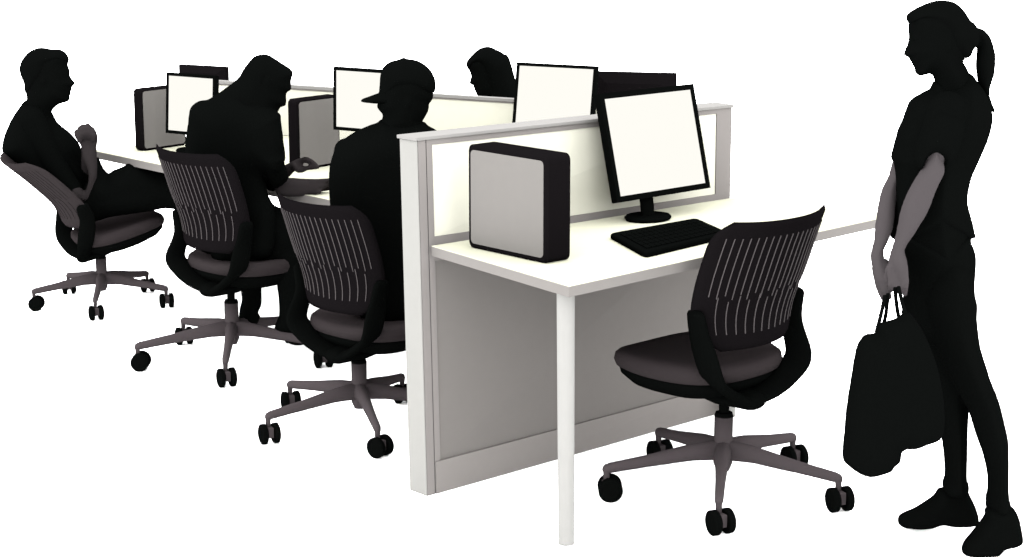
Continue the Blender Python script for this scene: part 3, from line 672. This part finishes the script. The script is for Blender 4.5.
for e in (-.11, .05):
    mb = MB(); limb(mb, [(207, 263, e+.38, .036, .04), (216, 267, e+.44, .03, .045), (226, 269, e+.46, .022, .04)], MD); remesh(mb, 'shoe', [M['black']], pm, vox=.006, sm=1)

# ---- long-haired woman leaning over the far desk
GD = HD(G(233, 361))
uG = float((V(233, 361, GD)-C0)@R)
pg = empty('person', (*V(240, 358, GD)[:2], 0), 'woman with long loose hair leaning forward over the far desk, forearms resting on it', 'person')
ghead = [(263, 54.4), (270.5, 56.5), (281.2, 63.2), (290.5, 69.8), (292.9, 73.7), (291.2, 80.2), (291.4, 85), (290.9, 89.9), (287.6, 91.8), (286, 94.2), (286.4, 98), (285.9, 105.2), (283, 106.6), (281.2, 106.4), (279.4, 109), (277.6, 112.5), (270, 122), (250, 120), (240, 100), (243, 80), (248, 64), (254.5, 57.5)]
gtorso = [(250, 95), (278, 112.5), (280.8, 121), (283.4, 140.5), (283.8, 153.4), (285.6, 157.7), (284, 163), (280, 172), (268, 172), (264.8, 173), (265.7, 181.7), (268.5, 196.8), (272.8, 205.4), (275, 225), (272, 255), (240, 262), (200, 255), (190, 220), (186, 180), (185.2, 145), (188.2, 123.2), (189.7, 110.3), (192.9, 104.9), (199.4, 100.8), (208, 99.5), (223, 92)]
gupper = [(262, 130), (263, 155), (265.5, 172), (268, 178.5), (271, 184), (274, 188.8), (282.5, 185.2), (288.3, 178.8), (287.8, 173), (285, 165.8), (284.4, 160), (285.4, 154), (283, 140), (279, 125), (270, 120)]
gthigh = [(215, 232), (262, 200), (268.5, 197.5), (272.8, 205.4), (282.5, 209.7), (292.2, 215.8), (302, 226), (308, 240), (306, 262), (290, 270), (276, 268), (262, 272), (240, 268), (215, 262)]
gleg1 = [(240, 262), (241, 284.6), (240.7, 290), (242, 299.4), (239.8, 309), (240, 324), (258, 324), (258.3, 312), (261.5, 305), (261.5, 289.5), (262.8, 278.6), (269.4, 267.8), (272, 258), (255, 252)]
gleg2 = [(275.6, 255), (276, 266), (277, 285.5), (279, 301), (279, 315), (276.3, 322), (275.3, 328), (290, 333), (304, 330), (305, 300), (307, 270), (306, 250), (290, 245)]
gfore = [(274, 184), (280, 180.5), (287, 177.5), (300, 178.4), (313, 178.8), (325.5, 179.2), (328, 182.8), (326.6, 188), (320, 192), (314.8, 194.4), (300, 196.5), (284.6, 196.5), (277.5, 194.6), (274.8, 190)]
def lt(u, z): return .10-.95*(u-uG)
Gf = DG(300, 190, .675)
def ghand(mb):
    limb(mb, [(272, 184, .16, .03), (284, 173, .14, .026), (292, 167, .12, .020), (299, 162.5, .12, .017)], GD)     # far forearm coming over the desk
    for (pts, r) in (([(298, 161.5), (304, 159.3), (309.5, 160), (315.5, 164.5)], .009), ([(298, 163), (305, 160.6), (311, 162), (317, 166)], .009), ([(297, 165.5), (300, 168.5), (307, 168), (313, 167.2)], .008), ([(297, 165), (302, 168), (310, 168), (317.5, 167.3)], .0085)):
        limb(mb, [(x, y, .12-.012*i, r*1.1 if i < 2 else r) for i, (x, y) in enumerate(pts)], GD, n=10)
    limb(mb, [(294, 166, .10, .012), (298, 170.5, .10, .010), (304, 170.5, .10, .008)], GD, n=10)
    for i, yy in enumerate((181, 184, 187, 190)):                                      # near hand, laid flat
        limb(mb, [(312, yy+1, .02*i-.02, .010), (322, yy-.5, .02*i-.02, .009), (331, yy-1.5, .02*i-.02, .0075)], Gf, n=10)
    limb(mb, [(308, 192, .0, .011), (314, 193, -.02, .009), (320, 192, -.03, .0075)], Gf, n=10)
mb = MB(); sh_ = .006
inflate(mb, ghead, GD-.02, .065, .07); inflate(mb, gtorso, GD, .115, .12, shrink=sh_, lean=lt); inflate(mb, gupper, GD-.09, .045, .04, shrink=.004, lean=lambda u, z: (Gf-GD+.09)*max(0, min(1, (.80-z)/.12)))
inflate(mb, gthigh, GD+.06, .12, .08, shrink=sh_); inflate(mb, gleg1, GD+.12, .055, .045, shrink=sh_); inflate(mb, gleg2, GD-.02, .055, .05, shrink=sh_)
inflate(mb, gfore, Gf, .032, .026); ghand(mb)
limb(mb, [(255, 118, .10, .045), (268, 150, .15, .04), (272, 182, .16, .032)], GD)
for sg in (-1, 1): mb.ell(V(268, 82, GD-.02+sg*.062), (.012, .008, .02), ax=(R, FH, (0, 0, 1))); mb.ell(V(285, 84, GD-.02+sg*.03), (.008, .009, .007), ax=(R, FH, (0, 0, 1)))
inflate(mb, [(275.3, 327), (279, 332.5), (283, 335), (288, 341), (294, 343.5), (303, 343.5), (312, 341), (310, 334), (295, 322)], GD-.02, .03, .025)
limb(mb, [(250, 318, .12, .03), (254, 324, .2, .03)], GD)
segs = [(V(276, 189, Gf), V(330, 186, Gf), .062), (V(284, 173, GD+.14), V(318, 166, GD+.10), .045)]
remesh(mb, 'body', [M['skin_dark'], M['arm_grey']], pg, vox=.006, sm=2, paint=near_paint(segs))
ghair = [(263, 53.9), (270.5, 56), (281.2, 62.9), (290.9, 69.4), (293, 73.7), (290, 80), (281, 80), (276, 92), (272, 108), (262, 120), (248, 128), (228, 125), (214, 115), (205, 103), (210, 98.8), (223, 89.9), (237, 79), (241.5, 72.5), (244.6, 67.2), (250, 60.5), (254.3, 56.3)]
mb = MB(); inflate(mb, ghair, GD, .09, .08, lean=lambda u, z: max(0, .02-.75*(u-uG-.12))); remesh(mb, 'hair', [M['black']], pg, vox=.006, sm=1)
mb = MB(); inflate(mb, gtorso, GD, .125, .12, lean=lt); inflate(mb, gupper, GD-.09, .052, .04, lean=lambda u, z: (Gf-GD+.09)*max(0, min(1, (.80-z)/.12))); limb(mb, [(252, 115, .10, .052), (268, 150, .15, .047), (271, 178, .16, .040)], GD); remesh(mb, 'shirt', [M['shirt']], pg, vox=.006, sm=2)
mb = MB(); inflate(mb, gthigh, GD+.06, .128, .08); inflate(mb, gleg1, GD+.12, .062, .045); inflate(mb, gleg2, GD-.02, .062, .05); remesh(mb, 'trousers', [M['shirt']], pg, vox=.006, sm=2)
mb = MB(); inflate(mb, [(275.1, 325), (275.3, 330), (279, 333.5), (283.3, 336), (288, 342), (294, 344.8), (304, 344.6), (314, 342), (312, 334), (302, 322), (288, 318)], GD-.02, .042, .03); remesh(mb, 'shoe', [M['black']], pg, vox=.006, sm=1)
mb = MB(); limb(mb, [(250, 316, .12, .036), (253, 322, .18, .036), (256, 326, .27, .028)], GD); remesh(mb, 'shoe', [M['black']], pg, vox=.006, sm=1)

# ---- worker in a cap
KD = HD(G(360, 424))+.06
pk = empty('person', (*V(385, 424, KD)[:2], 0), 'worker in a dark peaked cap seen from behind, sitting against the partition', 'person')
khead = [(380, 84), (379, 95), (378.4, 103), (378.4, 109.5), (382.3, 113.5), (382.6, 117.7), (380.5, 122), (384, 132), (400, 138), (418, 134), (422.4, 121.7), (428.4, 110.9), (429.3, 102.7), (432.6, 100), (433.2, 92), (430, 75), (415, 64), (395, 64), (384, 72)]
ktorso = [(384, 119), (378, 122.4), (370, 125), (355, 131.7), (343.3, 139.8), (335, 150), (330.6, 162), (329, 174), (329.6, 200), (333, 235), (340, 270), (350, 305), (372, 322), (404, 330), (440, 326), (452, 300), (456, 240), (460, 180), (456, 152), (444, 137), (435.5, 129.8), (428, 126), (421, 121)]
kcap = [(361, 99.7), (370, 96.2), (376, 94.3), (379.2, 93), (379.5, 85), (380.2, 75.7), (383, 67.5), (390, 61.7), (400.5, 58.8), (403.5, 57), (406.6, 58.6), (418, 60.7), (428.5, 67.7), (434.4, 77), (436, 86.2), (433.3, 93.4), (420, 96), (400, 100), (385, 102), (378.3, 103.2), (363.2, 101.8)]
def brim_cap(mb):
    inflate(mb, kcap[3:17]+[(395, 98), (382, 98)], KD, .083, .09)
    inflate(mb, [(361, 99.7), (370, 96.2), (379, 93.2), (392, 92), (392, 103), (378.3, 103.4), (363.2, 101.9)], KD, .062, .016, cell=.003)
def klimbs(mb, s):
    for x0, x1 in ((386, 410), (430, 436)):
        limb(mb, [(x0, 312, .05, .075-s), (x1+4, 300, .26, .062-s), (x1+10, 292, .42, .052-s)], KD)
        limb(mb, [(x1+10, 294, .42, .050-s), (x1+10, 330, .40, .044-s), (x1+10, 352, .40, .034-s)], KD)
def karms(mb, s, fore=True):
    for x0, sx in ((348, 1), (448, -1)):
        limb(mb, [(x0, 152, .0, .048-s), (x0+sx*4, 185, .10, .043-s), (x0+sx*6, 205, .20, .036-s)], KD)
        if fore: limb(mb, [(x0+sx*6, 205, .20, .034), (x0+sx*16, 196, .36, .028), (x0+sx*22, 188, .48, .022)], KD)
        if fore:
            for q in range(4): limb(mb, [(x0+sx*(18+3*q), 189, .47, .010), (x0+sx*(19+3.6*q), 186, .53, .009), (x0+sx*(20+3.8*q), 186, .57, .0075)], KD, n=8)
            limb(mb, [(x0+sx*28, 191, .47, .011), (x0+sx*33, 189, .51, .009), (x0+sx*35, 188, .54, .0075)], KD, n=8)
mb = MB(); inflate(mb, khead, KD, .075, .075); inflate(mb, ktorso, KD, .12, .12, shrink=.006); klimbs(mb, .006); karms(mb, .004)
for x in (438, 444): limb(mb, [(x-18 if x == 438 else x+2, 352, .40, .032), (x-18 if x == 438 else x+2, 358, .46, .034), (x-16 if x == 438 else x+4, 352, .62, .024)], KD)
for sg in (-1, 1): mb.ell(V(408, 103, KD+sg*.072), (.013, .008, .022), ax=(R, FH, (0, 0, 1)))
mb.ell(V(379.6, 106, KD), (.010, .014, .012), ax=(R, FH, (0, 0, 1)))
remesh(mb, 'body', [M['skin_dark']], pk, vox=.006, sm=2)
mb = MB(); brim_cap(mb); remesh(mb, 'cap', [M['black']], pk, vox=.0045, sm=1)
mb = MB(); inflate(mb, ktorso, KD, .13, .12); karms(mb, -.003, fore=False); remesh(mb, 'shirt', [M['shirt']], pk, vox=.006, sm=2)
mb = MB(); klimbs(mb, 0); remesh(mb, 'trousers', [M['shirt']], pk, vox=.006, sm=2)
for x in (438, 444):
    a = x-18 if x == 438 else x+2
    mb = MB(); limb(mb, [(a, 353, .40, .036), (a, 358, .46, .038), (a+2, 352, .62, .03)], KD); remesh(mb, 'shoe', [M['black']], pk, vox=.006, sm=1)

# ---- far woman behind the desk screen
FD = HD(sB*.3+sA*.7+nv*1.0); FD = HD(sA*.3+sB*.7+nv*.95)
pf = empty('person', (*V(505, 240, FD)[:2], 0), 'person with long dark hair beyond the desk screen, only the bowed head showing', 'person')
fhead = [(487.3, 46.8), (479.2, 49), (472, 55.3), (467.8, 60), (466.5, 65), (468.3, 69.6), (471, 75), (470.4, 79), (469.2, 83), (470.5, 84.6), (473.3, 84.9), (473.9, 88.5), (476, 93), (479, 98), (486, 100), (490, 112), (512, 116), (516, 100), (514, 80), (511, 65), (505, 54.5), (495.4, 49)]
ftorso = [(490, 104), (482, 112), (476, 128), (478, 160), (482, 195), (520, 200), (535, 190), (540, 150), (536, 118), (526, 108), (512, 103)]
mb = MB(); inflate(mb, fhead, FD, .068, .07); inflate(mb, ftorso, FD, .14, .11)
for e in (-.09, .09):
    limb(mb, [(515, 188, e, .07), (485, 186, e-.02, .062), (462, 184, e, .05)], FD); limb(mb, [(462, 184, e, .05), (462, 215, e, .042), (464, 234, e, .032)], FD)
    limb(mb, [(464, 236, e, .032), (456, 240, e, .03), (446, 241, e, .022)], FD)
    limb(mb, [(506, 116, e*1.7, .045), (500, 145, e*1.8, .038), (486, 158, e*1.5, .03), (470, 154, e, .022)], FD)
    for q in range(4): limb(mb, [(471, 153+q*1.2, e+.012*q-.02, .010), (464, 153+q*1.2, e+.012*q-.02, .009), (459, 155+q*1.2, e+.012*q-.02, .0075)], FD, n=8)
    limb(mb, [(472, 152, e, .011), (467, 149, e, .009), (463, 149, e, .008)], FD, n=8)
for sg in (-1, 1): mb.ell(V(476, 73, FD+sg*.03), (.008, .008, .007), ax=(R, FH, (0, 0, 1))); mb.ell(V(490, 76, FD+sg*.066), (.012, .008, .02), ax=(R, FH, (0, 0, 1)))
remesh(mb, 'body', [M['skin_dark']], pf, vox=.007, sm=2)
fhair = [(487.3, 46.5), (479, 48.8), (471.8, 55.2), (467.5, 60), (466.2, 65), (469, 69), (476, 64), (482, 74), (486, 88), (490, 104), (500, 114), (520, 114), (520, 95), (515, 77.7), (511.5, 65), (508.3, 56.2), (504.4, 54), (501.7, 54.2), (495.6, 49)]
mb = MB(); inflate(mb, fhair, FD, .088, .07); remesh(mb, 'hair', [M['black']], pf, vox=.006, sm=1)
mb = MB(); inflate(mb, ftorso, FD, .148, .11)
for e in (-.09, .09): limb(mb, [(506, 116, e*1.7, .052), (501, 142, e*1.8, .045)], FD)
remesh(mb, 'shirt', [M['shirt']], pf, vox=.007, sm=2)

pz = V(515, 196, FD)
kf = (pz[2]-.012)/.445
chair('office chair of the far long-haired person, hidden beyond the desk screen', (pz[0], pz[1]), math.radians(47.8), .3, kf, P=dict(cast=[.2, .9, -.3, .5, .1], armlen=.33, bz1=.80, lean=.05))
